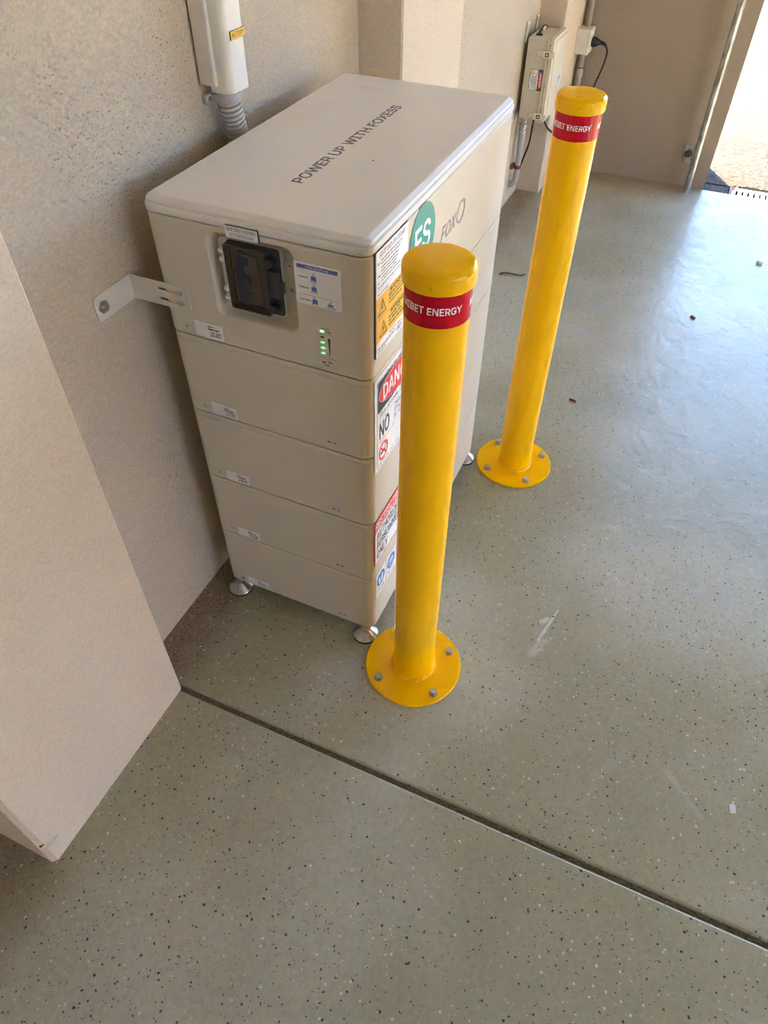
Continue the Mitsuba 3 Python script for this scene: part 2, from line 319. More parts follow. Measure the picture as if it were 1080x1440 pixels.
def id_label(parent, x0, x1, z0, z1):
    lit("id_label", ext(rrect(x0, x1, z0, z1, .001), 0, .0007), FR, "m_label_white", parent, "silver identification sticker")
    w, h = x1 - x0, z1 - z0
    lit("id_print", cat(text("1C2C", h * .30, x0 + w * .52, z0 + h * .16, w=w * .40, bold=True, z=.0006), bars(x0 + w * .48, x1 - w * .06, z0 + h * .58, h * .10, .0006, 1, 0, 5), bars(x0 + w * .48, x0 + w * .75, z0 + h * .78, h * .06, .0006, 1, 0, 6)), FR, "m_dark_print", parent)
for i in range(4):
    z0, z1 = Z[3 - i], Z[4 - i]
    k = obj("battery_module", module(z0, z1), "m_case", 35, B)
    lit("screw", place(screw_m(), (.0425, z0 + .0185, 0), (1, 0, 0), (0, 1, 0)), FR, "m_steel", k, "small steel socket screw", 30)
    id_label(k, .0555, .109, z0 + (.004 if i < 3 else .006), z0 + .029)
    lit("indicator", ext(rrect(.2935, .2995, z0 + .0175, z0 + .0200, .001), 0, .0004), FR, "m_black", k)
    lit("icon", cat(ext(rrect(.304, .3105, z0 + .0172, z0 + .0202, .0006), 0, .0003)), FR, "m_fine_print", k)
# control module with the recess for the isolator
body = man(loft(0, BW, 0, BD, R0, [(.006, Z[4] - .0002), (.006, Z[4] + .0004), (.0012, Z[4] + .0008), (.0002, Z[4] + .002), (0, Z[4] + .004), (0, Z[5] - .0025), (.001, Z[5] - .0012), (.005, Z[5] - .0006), (.005, Z[5] + .0002)]))
rec = [(.0, -.001), (.0, .0), (-.0016, .0012), (-.0034, .004), (-.0044, .009), (-.0056, .0215), (-.0082, .0250), (-.013, .0260)]
parts_ = []
for (a, da), (b, db) in zip(rec[:-1], rec[1:]):
    A, Bp = rrect(.108, .257, .769, .912, .016).buffer(a), rrect(.108, .257, .769, .912, .016).buffer(b)
    pts = [(x, da, z) for x, z in A.exterior.coords] + [(x, db, z) for x, z in Bp.exterior.coords]
    parts_.append(m3.Manifold.hull_points(np.array(pts)))
cut = m3.Manifold.batch_boolean(parts_, m3.OpType.Add)
CM = obj("control_module", tri(body - cut), "m_case", 28, B)
lid = loft(0, BW, 0, BD, R0, [(.005, .9200), (.005, .9206), (.0010, .9210), (-.0006, .9225), (-.0012, .9255), (-.0012, .9295), (-.0004, .9320), (.0016, .9333), (.0030, .9336), (.0030, .9343), (.0018, .9350), (.0018, .9372), (.0030, .9392), (.0105, .9440), (.0130, .9445)])
LID = obj("lid", lid, "m_lid_lit", 20, B)
labels[LID] = {"label": "dusty lid with its plastic lightened for light from above and dark lettering"}
lit("lettering", text("POWER UP WITH FOXESS", .0185, .134, -.2015, w=.392, bold=True, depth=.0003, z=-.0001), TOP, "m_grey_print", LID)
lit("debris_speck", place(lathe([(0, 0), (.0018, 0), (.001, .0012), (0, .0014)], 8), (.262, -.262, 0), (1, 0, 0), (0, 1, 0)), TOP, "m_scrap_brown", LID)
lit("screw", place(screw_m(), (.041, .736, 0), (1, 0, 0), (0, 1, 0)), FR, "m_steel", CM, None, 30)
id_label(CM, .0555, .110, .7215, .7485)
# indicator lights
lit("legend", cat(text("MULTI", .0028, .2955, .7935, w=.0115, depth=.0003), text("RUN", .0028, .2965, .7280, w=.0085, depth=.0003), ext(Polygon([(.3055, .7795), (.3095, .7795), (.3077, .748), (.3068, .748)]), 0, .0003),
    *[box(x, x + .0007, z, z + .0006, 0, .0003) for z in (.7855, .7430) for x in np.arange(.286, .318, .0013)]), FR, "m_dark_print", CM)
for z in (.7885, .7340): lit("icon", ext(rrect(.3035, .3105, z, z + .0033, .0007), 0, .0003), FR, "m_fine_print", CM)
for z in (.7795, .7345): lit("indicator", ext(rrect(.2930, .2990, z - .0012, z + .0014, .001), 0, .0004), FR, "m_black", CM)
for z in (.7895, .7700, .7605, .7508):
    kk = lit("indicator_light", ext(rrect(.2930, .2990, z - .0012, z + .0014, .001), 0, .0004), FR, "m_led", CM, "lit green indicator light")
    scene[kk]["emitter"] = {"type": "area", "radiance": rgb(.03, .9, .07) if z > .78 else rgb(.01, .22, .02)}
# round push button and legends in the recess
RF = dict(o=(0, .0260, 0), xd=(1, 0, 0), yd=(0, 0, 1)); RC = dict(o=(0, .0195, 0), xd=(1, 0, 0), yd=(0, 0, 1))
lit("push_button", place(lathe([(0, .003), (.0068, .003), (.0074, .0036), (.0074, .004), (.0080, .0045), (.0092, .0045), (.0098, .0035), (.0098, 0), (0, 0)], 36), (.2325, .8835, 0), (1, 0, 0), (0, 1, 0)), RF, "m_zinc", CM, "round metal push button in the recess", 30)
for z, n_, sd in ((.8685, 1, 2), (.8275, 2, 3)): lit("recess_print", bars(.231, .240, z, .0015, 0, n_, -.003, sd), RF, "m_dark_print", CM)
# the isolator under its smoked cover
IS = lit("isolator", man(loft(.120, .2275, .786, .8985, .009, [(0, -.0066), (0, .0045), (.0008, .0057), (.002, .006)])), RC, "m_isolator_grey", B, "isolator switch under a smoked flip cover")
fr = man(loft(.1365, .2265, -.898, -.7905, .006, [(0, .006), (0, .0075), (.001, .0085)])) - man(box(.141, .206, -.893, -.796, 0, .1))
lit("frame", place(tri(fr), (0, 0, 0), (1, 0, 0), (0, -1, 0)) if False else place(tri(man(ext(rrect(.1365, .2265, .7905, .898, .006).difference(rrect(.141, .206, .796, .893, .003)), .006, .0085))), (0, 0, 0), (1, 0, 0), (0, 1, 0)), RC, "m_isolator_dark", IS)
lit("switch_panel", cat(box(.142, .205, .797, .892, .006, .0066), rbox(.163, .188, .799, .880, .006, .0105, .001)), RC, "m_switch_panel", IS, "pale breaker body behind the cover")
lit("switch_bar", cat(rbox(.150, .1635, .797, .884, .006, .0125, .0012), *[rbox(.160, .173, z, z + .0135, .006, .0135, .0012) for z in (.8065, .8350, .8640)]), RC, "m_switch_blue", IS, "blue breaker toggles joined by a bar")
cv = ext(rrect(.1375, .2075, .7920, .8955, .004), .0085, .0185)
keep = [i for i, f in enumerate(cv.triangles) if not np.all(f[:, 2] < .0086)]
lit("smoked_cover", trimesh.Trimesh(cv.vertices, cv.faces[keep], process=False), RC, "m_smoked", IS, "transparent smoked plastic cover")
lit("cover_rim", man(ext(rrect(.1368, .2085, .7912, .8963, .0045).difference(rrect(.1388, .2062, .7932, .8943, .0035)), .0085, .0192)), RC, "m_isolator_dark", IS)
for z in (.880, .806): lit("knob", place(lathe([(0, .0225), (.0055, .0225), (.0065, .0215), (.0068, .0135), (.0055, .0085), (0, .0085)], 28), (.2145, z, 0), (1, 0, 0), (0, 1, 0)), RC, "m_black", IS, "black round cover knob", 30)
lit("latch", cat(rbox(.207, .226, .822, .866, .0085, .0155, .0015), rbox(.224, .2325, .832, .851, .0085, .0135, .0015), rbox(.212, .2145, .832, .846, .0145, .0168, .0008)), RC, "m_isolator_dark", IS)
for z in (.881, .867, .819, .804): lit("hinge", rbox(.1240, .1385, z - .0035, z + .0035, .005, .0165, .0025), RC, "m_white_print", IS, "white plastic hinge lug")
# engraved label over the recess
EL = lit("isolator_label", cat(ext(sbox(.1502, .9105, .2045, .9283), .0012, .0042)), FR, "m_black", B, "engraved label reading battery system D.C. isolator")
lit("face", ext(sbox(.1502, .9109, .2039, .9279), .0042, .0046), FR, "m_label_white", EL)
lit("lettering", cat(text("BATTERY SYSTEM", .0050, .1772, .9210, w=.0480, anchor="c", z=.0045), text("D.C.ISOLATOR", .0048, .1772, .9132, w=.0385, anchor="c", z=.0045)), FR, "m_dark_print", EL)
# power button guide
GD = lit("guide_sticker", ext(rrect(.257, .332, .830, .8955, .0015), 0, .0006), FR, "m_label_white", B, "white power button guide sticker with blue icons")
icons = []
for x, z in ((.288, .8735), (.288, .8570), (.288, .8375), (.3135, .8365)):
    hgt = .0032 if x > .3 else .0068
    icons += [ext(rrect(x - .0043, x + .0043, z - hgt / 2, z + hgt / 2, .0008), .0005, .0009), ext(Point(x, z + hgt / 2 + .0025).buffer(.0018).difference(Point(x, z + hgt / 2 + .0025).buffer(.0012)), .0005, .0008)]
lit("icon", cat(ext(sbox(.2615, .8865, .3275, .8925), .0005, .0008), *icons), FR, "m_guide_blue", GD)
lit("heading", text("Power Button Guide", .0034, .2945, .8880, w=.036, anchor="c", z=.0007), FR, "m_label_white", GD)
lit("print", cat(text("Power on:", .0026, .2625, .8725, z=.0005, bold=True), text("Power off:", .0026, .2625, .8560, z=.0005, bold=True), text("Black start:", .0026, .2625, .8365, z=.0005, bold=True), bars(.282, .296, .8675, .0012, .0005, 1, 0, 4), bars(.282, .296, .8510, .0012, .0005, 1, 0, 5), bars(.282, .296, .8320, .0012, .0005, 1, 0, 6), bars(.306, .323, .8320, .0012, .0005, 1, 0, 7), box(.2625, .3265, .8455, .8459, .0005, .0007)), FR, "m_grey_print", GD)

# signs on the long face
SD = lit("shutdown_sign", ext(sbox(.0155, .7515, .1335, .9215), 0, .0018), RT, "m_black", B, "shutdown procedure sign with two yellow warning panels")
for z0, z1 in ((.8505, .9205), (.7520, .7755)): lit("white_panel", ext(sbox(.0185, z0, .1330, z1), .0018, .0022), RT, "m_white_print", SD)
lit("warning_panel", ext(sbox(.0185, .7758, .1330, .8125), .0018, .0022), RT, "m_label_yellow", SD)
lit("warning_panel", ext(sbox(.0185, .8133, .1330, .8502), .0018, .0022), RT, "m_label_yellow", SD)
lit("shutdown_print", cat(text("SHUTDOWN PROCEDURE", .0072, .0755, .9095, w=.092, anchor="c", z=.0021), bars(.036, .124, .9030, .0022, .0021, 2, .0052, 11), bars(.036, .110, .8915, .0022, .0021, 5, .0050, 12), bars(.024, .033, .9010, .0022, .0021, 1, 0, 13), bars(.024, .033, .8820, .0022, .0021, 1, 0, 14), bars(.024, .033, .8715, .0022, .0021, 1, 0, 15),
    bars(.024, .120, .8645, .0020, .0021, 1, 0, 16), bars(.024, .072, .8535, .0020, .0021, 1, 0, 17), box(.022, .130, .8610, .8613, .0021, .0023)), RT, "m_fine_print", SD)
lit("battery_print", cat(text("BATTERY", .0052, .068, .7685, w=.026, z=.0021), bars(.024, .098, .7620, .0026, .0021, 1, 0, 18), bars(.024, .060, .7560, .0024, .0021, 1, 0, 19), bars(.098, .122, .7675, .0030, .0021, 3, .0055, 20)), RT, "m_fine_print", SD)
def tri_sign(y, z, s):
    P = Polygon([(y - s, z - s * .8), (y + s, z - s * .8), (y, z + s * .95)]); Q = P.buffer(-s * .13)
    bolt = Polygon([(y + .1 * s, z + .45 * s), (y - .25 * s, z - .15 * s), (y - .02 * s, z - .15 * s), (y - .12 * s, z - .6 * s), (y + .28 * s, z + .02 * s), (y + .04 * s, z + .02 * s)])
    return [ext(P.difference(Q), .0021, .0024), ext(bolt, .0021, .0024)]
lit("warning_print", cat(*tri_sign(.040, .8305, .0145), *tri_sign(.044, .7925, .0145), text("WARNING", .0075, .094, .8400, w=.052, bold=True, anchor="c", z=.0021), text("WARNING", .0075, .096, .8035, w=.052, bold=True, anchor="c", z=.0021),
    bars(.064, .128, .8345, .0026, .0021, 3, .0062, 21), bars(.064, .128, .7975, .0030, .0021, 3, .0068, 22)), RT, "m_brown_print", SD)
GC = lit("round_sticker", ext(Point(.1985, .866).buffer(.0540, quad_segs=24), .0004, .0012), RT, "m_green", B, "round green reflective sticker with white letters ES")
lit("rim", ext(Point(.1985, .866).buffer(.0552, quad_segs=24), 0, .0007), RT, "m_logo_grey", GC)
lit("lettering", text("ES", .043, .1985, .846, w=.066, bold=True, anchor="c", z=.0011), RT, "m_white_print", GC)
ringp = affinity.skew(Point(.385, .836).buffer(.0195).difference(Point(.3862, .8352).buffer(.0158)), xs=12, origin=(.385, .836))
ring2 = affinity.skew(Point(.389, .8345).buffer(.0205).difference(Point(.3878, .8352).buffer(.0192)), xs=12, origin=(.385, .836)).intersection(sbox(.386, .80, .43, .87))
lit("logo", cat(text("FOX", .0245, .288, .8185, w=.070, bold=True, z=0, skew=.25, depth=.0004), ext(ringp, 0, .0004), ext(ring2, 0, .0004)), RT, "m_logo_grey", CM, "grey lettering with a ring")
DS = lit("danger_sign", ext(rrect(.0140, .2140, .5090, .7090, .002), 0, .0010), RT, "m_white_print", B, "white danger sign with red oval and no smoking symbol")
lit("black_header", cat(ext(sbox(.026, .636, .202, .6985), .0010, .0013), ext(sbox(.0225, .516, .2055, .7020).difference(sbox(.0233, .5168, .2047, .7012)), .0010, .0012)), RT, "m_dark_print", DS)
oval = affinity.scale(Point(.114, .6675).buffer(1, quad_segs=24), .0825, .0275)
lit("oval_border", ext(affinity.scale(Point(.114, .6675).buffer(1, quad_segs=24), .0840, .0288), .0013, .0015), RT, "m_white_print", DS)
lit("red_oval", ext(oval, .0015, .0017), RT, "m_label_red", DS)
lit("heading", text("DANGER", .0285, .114, .6535, w=.135, bold=True, anchor="c", z=.0016), RT, "m_white_print", DS)
ring = Point(.050, .541).buffer(.0195, quad_segs=16).difference(Point(.050, .541).buffer(.0155, quad_segs=16)); slash = affinity.rotate(sbox(.0325, .539, .0675, .543), -45, origin=(.050, .541))
lit("print", cat(text("Risk of battery explosion", .0090, .035, .6225, w=.158, z=.0009), text("NO", .033, .033, .5765, w=.042, bold=True, z=.0009), text("SMOKING", .0095, .096, .6035, w=.055, z=.0009), text("SPARKS", .0095, .096, .5905, w=.048, z=.0009), text("FLAMES", .0095, .096, .5775, w=.050, z=.0009),
    box(.034, .195, .6155, .6161, .0009, .0011), box(.034, .195, .5675, .5681, .0009, .0011), ext(sbox(.037, .5375, .0585, .5415), .0009, .0012), ext(LineString([(.058, .545), (.0615, .549), (.057, .5525), (.060, .556)]).buffer(.0009), .0009, .0012)), RT, "m_dark_print", DS)
lit("no_smoking_symbol", ext(union_all([ring, slash]), .0009, .0014), RT, "m_label_red", DS)
RS = lit("restricted_sign", ext(sbox(.0110, .2530, .2000, .3810), 0, .0010), RT, "m_label_red", B, "red and white sign reading restricted area authorized personnel only")
lit("white_panel", ext(sbox(.0145, .2565, .1965, .3500), .0010, .0013), RT, "m_white_print", RS)
lit("heading", text("RESTRICTED AREA", .0205, .0175, .3550, w=.168, bold=True, z=.0009), RT, "m_white_print", RS)
lit("lettering", cat(text("AUTHORIZED", .0205, .0215, .3235, w=.113, bold=True, z=.0012), text("PERSONNEL", .0205, .0215, .2950, w=.108, bold=True, z=.0012), text("ONLY", .0205, .0215, .2665, w=.052, bold=True, z=.0012)), RT, "m_dark_print", RS)
for (y0, y1, z0, z1, cy, cz, who) in ((.0190, .0665, .138, .212, .0425, .1835, 0), (.0735, .1225, .141, .209, .0960, .1835, 1)):
    ps = lit("safety_sticker", ext(rrect(y0, y1, z0, z1, .001), 0, .0006), RT, "m_white_print", B, "white sticker with a blue safety gloves disc" if who == 0 else "white sticker with a blue goggles disc")
    lit("blue_disc", ext(Point(cy, cz).buffer(.0200), .0006, .0009), RT, "m_blue", ps)
    if who == 0: g = union_all([affinity.rotate(rrect(cy - .011, cy - .003, cz - .013, cz + .006, .002), 12), affinity.rotate(rrect(cy + .002, cy + .010, cz - .012, cz + .008, .002), -14), rrect(cy - .006, cy - .0035, cz + .002, cz + .0105, .001), rrect(cy + .004, cy + .0065, cz + .004, cz + .0120, .001)])
    else: g = union_all([Point(cy, cz).buffer(.0125).difference(Point(cy, cz).buffer(.0105)), rrect(cy - .009, cy + .009, cz - .001, cz + .006, .002), rrect(cy - .004, cy + .004, cz - .0085, cz - .006, .0005)])
    lit("pictogram", ext(g, .0008, .0011), RT, "m_white_print", ps)
    lit("caption", bars(y0 + .006, y1 - .004, z0 + .016, .0018, .0005, 3, .0045, 40 + who), RT, "m_fine_print", ps)
# levelling feet
for x, y in ((.0155, .0), (.3530, .0100), (.3674, .6773), (.0155, .6800)):
    x, y = min(max(x, .020), BW - .018), min(max(y, .008), BD - .012)
    k = obj("levelling_foot", lathe([(0, .0045), (.0285, .0045), (.0290, .0062), (.0284, .0085), (.0125, .0250), (.0120, .0280), (0, .0280)], 48, (x, y, 0)), "m_steel", 30, B)
    if not k.endswith(("1", "2", "3")): labels[k] = {"label": "polished steel levelling foot"}
    obj("rubber_pad", lathe([(0, 0), (.0286, 0), (.0291, .0025), (.0286, .0046), (0, .0046)], 40, (x, y, 0)), "m_rubber", 30, k)
    hx = ext(Polygon(np.c_[.0115 * np.cos(np.arange(6) * np.pi / 3), .0115 * np.sin(np.arange(6) * np.pi / 3)]), .028, .0365); hx.apply_translation((x, y, 0))
    obj("lock_nut", cat(hx, lathe([(0, .0365), (.0085, .0365), (.0085, .0425), (0, .0425)], 20, (x, y, 0))), "m_steel", False, k)
tag(B, "tall beige stacked battery cabinet on steel feet against the rendered wall", "battery cabinet")

# ---------------------------------------------------------------- wall bracket
bt = .002
wall_leg = ext(rrect(-.091, .0, .7635, .8055, .009).union(sbox(-.05, .7635, .0, .8055)), 0, bt)
box_leg = rrect(-.03, .0565, .7635, .8055, .009).union(sbox(-.0595, .7635, 0, .8055)).difference(union_all([rrect(-.0035, .0455, z - .0027, z + .0027, .0026) for z in (.7935, .7755)]))
bk = obj("plate", cat(place(wall_leg, (WX + .0005, 0, 0), (0, 1, 0), (0, 0, 1)), place(ext(box_leg, 0, bt), (0, 0, 0), (1, 0, 0), (0, 0, 1))), "m_bracket_white", False, "wall_bracket")
obj("wall_bolt", place(hexbolt(.0065, .0085, .0105), (WX + .002, -.0745, .7845), (0, 1, 0), (0, 0, 1)), "m_steel", False, "wall_bracket")
for z in (.7935, .7755): obj("screw", place(cat(screw_m(.0052)), (.0375, -.0015, z), (1, 0, 0), (0, 0, 1)), "m_steel", 30, "wall_bracket")
tag("wall_bracket", "bent white metal bracket tying the cabinet front to the wall", "bracket")

# ---------------------------------------------------------------- cable trunking and corrugated conduit
obj("back_channel", ext(rrect(-.0585, -.024, .2665, .3380, .006), 1.015, 2.50), "m_trunking_base", 40, "cable_trunking")
cvp = union_all([rrect(-.040, .001, .272, .334, .003), rrect(-.04, .001, .272, .334, .016)]).intersection(union_all([rrect(-.04, .001, .272, .334, .014), sbox(-.04, .272, -.022, .334)]))
obj("cover", ext(cvp, 1.004, 2.50), "m_trunking", 40, "cable_trunking")
LB = dict(o=(.001, 0, 0), xd=(0, 1, 0), yd=(0, 0, 1))
k = obj("label", place(ext(sbox(.2870, 1.078, .3290, 1.0905), 0, .0016), **LB), "m_black", False, "cable_trunking"); labels[k] = {"label": "small yellow label reading battery"}
obj("label_face", place(ext(sbox(.2878, 1.0785, .3286, 1.0900), .0016, .0020), **LB), "m_label_yellow", False, k)
obj("lettering", place(text("BATTERY", .0068, .3082, 1.0808, w=.034, anchor="c", z=.0019), **LB), "m_brown_print", False, k)
tag("cable_trunking", "cream plastic cable trunking running down the wall above the cabinet", "cable trunking")
hp = curve([(-.031, .303, 1.02), (-.031, .305, .99), (-.033, .318, .94), (-.035, .345, .87), (-.036, .375, .76), (-.036, .39, .60)], 760)
s_ = np.r_[0, np.cumsum(np.linalg.norm(np.diff(hp, axis=0), axis=1))]
obj("hose", tube(hp, .0208 - .0062 * np.clip(np.cos(s_ / .0078 * 2 * np.pi) * 2 - .9, 0, 1) , 28), "m_hose", 50, "corrugated_conduit")
obj("saddle_clamp", cat(lathe([(.0212, 0), (.0228, 0), (.0228, .014), (.0212, .014), (.0212, 0)], 40, (-.031, .3055, .984)), rbox(-.0590, -.050, .2705, .290, .984, .998, .002), rbox(-.058, -.030, .283, .288, .984, .998, .002)), "m_pvc_grey", 40, "corrugated_conduit")
obj("screw", place(screw_m(.0035), (-.0500, .2775, .991), (0, 1, 0), (0, 0, 1)), "m_zinc", 30, "corrugated_conduit")
tag("corrugated_conduit", "grey ribbed conduit bending from the trunking behind the cabinet", "conduit")

# ---------------------------------------------------------------- bollards
def bollard(name, bx, by, bolts, text_end, label):
    obj("pole", lathe([(0, .004), (.0445, .004), (.0445, .934), (0, .934)], 96, (bx, by, 0)), "m_yellow", 30, name)
    capm = [(0, .9265), (.0455, .9265), (.0482, .9275), (.0490, .9300), (.0490, .9460)] + [(.0490 - .009 * (1 - math.cos(a)), .9460 + .009 * math.sin(a)) for a in np.linspace(.2, math.pi / 2, 8)] + [(.030, .9562), (.015, .9568), (0, .957)]
    k = obj("cap", lathe(capm, 96, (bx, by, 0)), "m_yellow", 40, name)
    a = math.radians(-78); labels[k] = {"label": "domed yellow cap"}
    obj("rivet", place(lathe([(0, .0012), (.0025, .0010), (.0034, 0), (0, 0)], 16), (bx + .0488 * math.cos(a), by + .0488 * math.sin(a), .938), (-math.sin(a), math.cos(a), 0), (0, 0, 1)), "m_yellow", 40, k)
    band = obj("red_band", lathe([(.0440, .8805), (.04485, .8805), (.04485, .9300), (.0440, .9300), (.0440, .8805)], 96, (bx, by, 0)), "m_red", 30, name)
    labels[band] = {"label": "glossy red band with white lettering"}
    W_ = math.radians(114.5); tw = W_ * .0449; out = []
    for i, word in enumerate(("MIBET ENERGY", "MIBET ENERGY", "MIBET")):
        t = text(word, .0096, 0, 0, w=tw if i < 2 else tw * .40, bold=True, depth=.00025)
        t = trimesh.Trimesh(*trimesh.remesh.subdivide_to_size(t.vertices, t.faces, .006), process=False)
        a = math.radians(text_end + 139 * i) - W_ + t.vertices[:, 0] / .0449; r = .0448 + t.vertices[:, 2]
        out.append(trimesh.Trimesh(np.c_[bx + r * np.cos(a), by + r * np.sin(a), .9000 + t.vertices[:, 1]], t.faces, process=False))
    obj("lettering", cat(*out), "m_white_print", False, band)
    pl = [(0, .0002), (.1040, .0002), (.1050, .0012), (.1050, .0068), (.1040, .0078), (0, .0078)]
    obj("base_plate", lathe(pl, 128, (bx, by, 0)), "m_yellow", 30, name)
    th = np.linspace(0, 2 * np.pi, 160, endpoint=False); wob = .0009 * np.sin(th * 41) + .0012 * (rng.random(160) - .5)
    V = []; 
    for j in range(7):
        f = math.pi / 2 * j / 6; rr = .0440 + (.0062 + wob) * math.cos(f); zz = .0070 + (.0060 + wob) * math.sin(f); V.append(np.c_[bx + rr * np.cos(th), by + rr * np.sin(th), zz])
    F = [[j * 160 + i, j * 160 + (i + 1) % 160, (j + 1) * 160 + (i + 1) % 160, (j + 1) * 160 + i] for j in range(6) for i in range(160)]
    obj("weld_bead", (np.concatenate(V), np.array(F)), "m_yellow", True, name)
    for a in bolts:
        r = math.radians(a); m = hexbolt(.0078, .0105, .0098); m.apply_transform(trimesh.transformations.rotation_matrix(r * 3, (0, 0, 1))); m.apply_translation((bx + .0860 * math.cos(r), by + .0860 * math.sin(r), .0078))
        obj("bolt", m, "m_zinc", False, name)
    tag(name, label, "bollard", "yellow bollards guarding the cabinet")
bollard("bollard", .484, -.020, (43, 137, -130, -38), -26.3, "yellow steel bollard in front of the cabinet's sign side, nearest the floor joint")
bollard("bollard_001", .494, .715, (38, 139, -134, -50), -41.5, "yellow steel bollard at the cabinet's far corner, in front of the plug socket")

# ---------------------------------------------------------------- electrical enclosure on the far wall
E_ = "electrical_enclosure"; ey0, ey1, ez0, ez1 = 2.385, 2.570, .370, .660
obj("body", rbox(-.043, .046, ey0, ey1, ez0, ez1, .004), "m_enclosure", 30, E_)
obj("gasket", rbox(.0465, .0515, ey0 - .0035, ey1 + .002, ez0 - .002, ez1 + .002, .0015), "m_rubber", 30, E_); labels[E_ + "__gasket"] = {"label": "dark gasket line between box and lid"}
obj("gasket_flange", rbox(.036, .0480, ey0 - .008, ey1 + .006, ez0 - .006, ez1 + .006, .003), "m_enclosure", 30, E_)
LDK = obj("lid", cat(loft(0, ez1 - ez0 + .012, 0, ey1 - ey0 + .014, .012, [(.0, 0), (0, .014), (.002, .0155), (.008, .016), (.014, .0225), (.016, .023)]).apply_transform(np.array([[0, 0, 1, .0495], [0, 1, 0, ey0 - .008], [-1, 0, 0, ez1 + .006], [0, 0, 0, 1.]]))), "m_enclosure", 25, E_)
EF = dict(o=(0, ey0, 0), xd=(1, 0, 0), yd=(0, 0, 1)); ELID = dict(o=(.0725, 0, 0), xd=(0, 1, 0), yd=(0, 0, 1))
def elit(key, m, face, bsdf, parent=E_, label=None, sm=False):
    k = obj(key, place(m, **face), bsdf, sm, parent)
    if label: labels[k] = {"label": label}
    return k
for z0, z1 in ((.598, .622), (.378, .400)):
    lk = elit("latch", cat(rbox(.000, .030, z0 + .003, z1 - .001, 0, .006, .0015), rbox(.024, .074, z0, z1, .004, .014, .002)), EF, "m_latch", E_, "cream toggle latch", 30)
    elit("latch_eye", ext(rrect(.036, .050, (z0 + z1) / 2 - .007, (z0 + z1) / 2 + .007, .002).difference(rrect(.039, .047, (z0 + z1) / 2 - .004, (z0 + z1) / 2 + .004, .001)), .014, .0152), EF, "m_dark_print", lk)
for z in (.408, .425, .48, .50, .575, .632): elit("hinge_lug", rbox(.050, .060, z, z + .012, .0075, .013, .002), EF, "m_enclosure", E_)
st = elit("danger_sticker", ext(sbox(-.0165, .4795, .0365, .5545), 0, .0006), EF, "m_white_print", E_, "white danger sticker turned on its side")
elit("black_band", cat(ext(sbox(.0170, .4795, .0365, .5545), .0006, .0008), ext(sbox(-.0165, .4795, .0365, .5545).difference(sbox(-.0152, .4808, .0352, .5532)), .0006, .0008)), EF, "m_black", st)
elit("red_oval", ext(affinity.scale(Point(.0268, .517).buffer(1), .0074, .0335), .0008, .0010), EF, "m_label_red", st)
RV = dict(o=(0, ey0, 0), xd=(0, 0, -1), yd=(1, 0, 0))          # text turned to read downwards
elit("heading", text("DANGER", .0080, -.517, .0230, w=.052, bold=True, anchor="c", z=.0009), RV, "m_white_print", st)
elit("warning_triangle", ext(Polygon([(-.0140, .5305), (-.0140, .5510), (.0055, .5400)]), .0006, .0008), EF, "m_label_yellow", st)
elit("print", cat(bars(-.530, -.483, .0110, .0018, .0005, 6, .0040, 31), bars(-.552, -.532, .0120, .0018, .0005, 1, .004, 32), ext(Polygon([(.536, 0), (.540, .001), (.536, .002)]), 0, .0001).apply_translation((-1.08, -.008, .0008))), RV, "m_dark_print", st)
elit("rating_label", ext(sbox(2.500, .477, 2.555, .515), 0, .0006), ELID, "m_label_white", E_, "white printed label on the enclosure lid")
elit("rating_print", bars(2.510, 2.545, .505, .004, .0005, 4, .0068, 33), ELID, "m_guide_blue", E_)
for y, z0, z1 in ((2.400, .640, .708), (2.545, .640, .706), (2.398, .345, .385), (2.555, .345, .385)):
    tb = rrect(y - .011, y + .011, z0, z1, .004).difference(rrect(y - .0035, y + .0035, (z1 - .026 if z0 > .5 else z0 + .006), (z1 - .008 if z0 > .5 else z0 + .018), .003))
    obj("mounting_tab", place(ext(tb, 0, .006), (WX + .001, 0, 0), (0, 1, 0), (0, 0, 1)), "m_enclosure", False, E_)
obj("carry_handle", cat(tube(curve([(-.012, 2.430, .6605), (-.012, 2.432, .6720), (-.012, 2.440, .6745), (-.012, 2.520, .6745), (-.012, 2.528, .672), (-.012, 2.530, .6605)], 40), .004, 10), rbox(-.024, .0, 2.420, 2.438, .6595, .6655, .002)), "m_rubber", 40, E_)
obj("handle_grip", rbox(-.020, -.004, 2.455, 2.500, .666, .680, .003), "m_enclosure", 30, E_)
tag(E_, "cream electrical enclosure with two latches on the wall behind the cabinet", "electrical box")
# conduit below the enclosure
C_ = "wall_conduit"
path = curve([(-.030, 2.440, .365), (-.030, 2.440, .30), (-.030, 2.440, .20), (-.030, 2.440, .135), (-.034, 2.440, .10), (-.048, 2.440, .078), (-.068, 2.440, .074)], 70)
obj("pipe", tube(path, .0125, 20), "m_conduit", True, C_)
obj("coupling", lathe([(.0, .235), (.0150, .235), (.0150, .300), (0, .300)], 28, (-.030, 2.440, 0)), "m_conduit", 30, C_)
obj("gland", cat(lathe([(0, .300), (.0185, .300), (.0185, .310), (.0160, .312), (.0160, .322), (.0185, .324), (.0185, .334), (.013, .336), (0, .336)], 12, (-.030, 2.440, 0)), lathe([(0, .336), (.012, .336), (.016, .371), (0, .371)], 16, (-.030, 2.440, 0))), "m_zinc", 25, C_)
k = obj("saddle", cat(lathe([(.0128, .150), (.0150, .150), (.0150, .165), (.0128, .165), (.0128, .150)], 28, (-.030, 2.440, 0)), rbox(-.059, -.044, 2.418, 2.462, .150, .165, .002)), "m_rust", 30, C_); labels[k] = {"label": "rusty pipe saddle"}
tag(C_, "grey conduit bending into the wall below the electrical enclosure", "conduit")
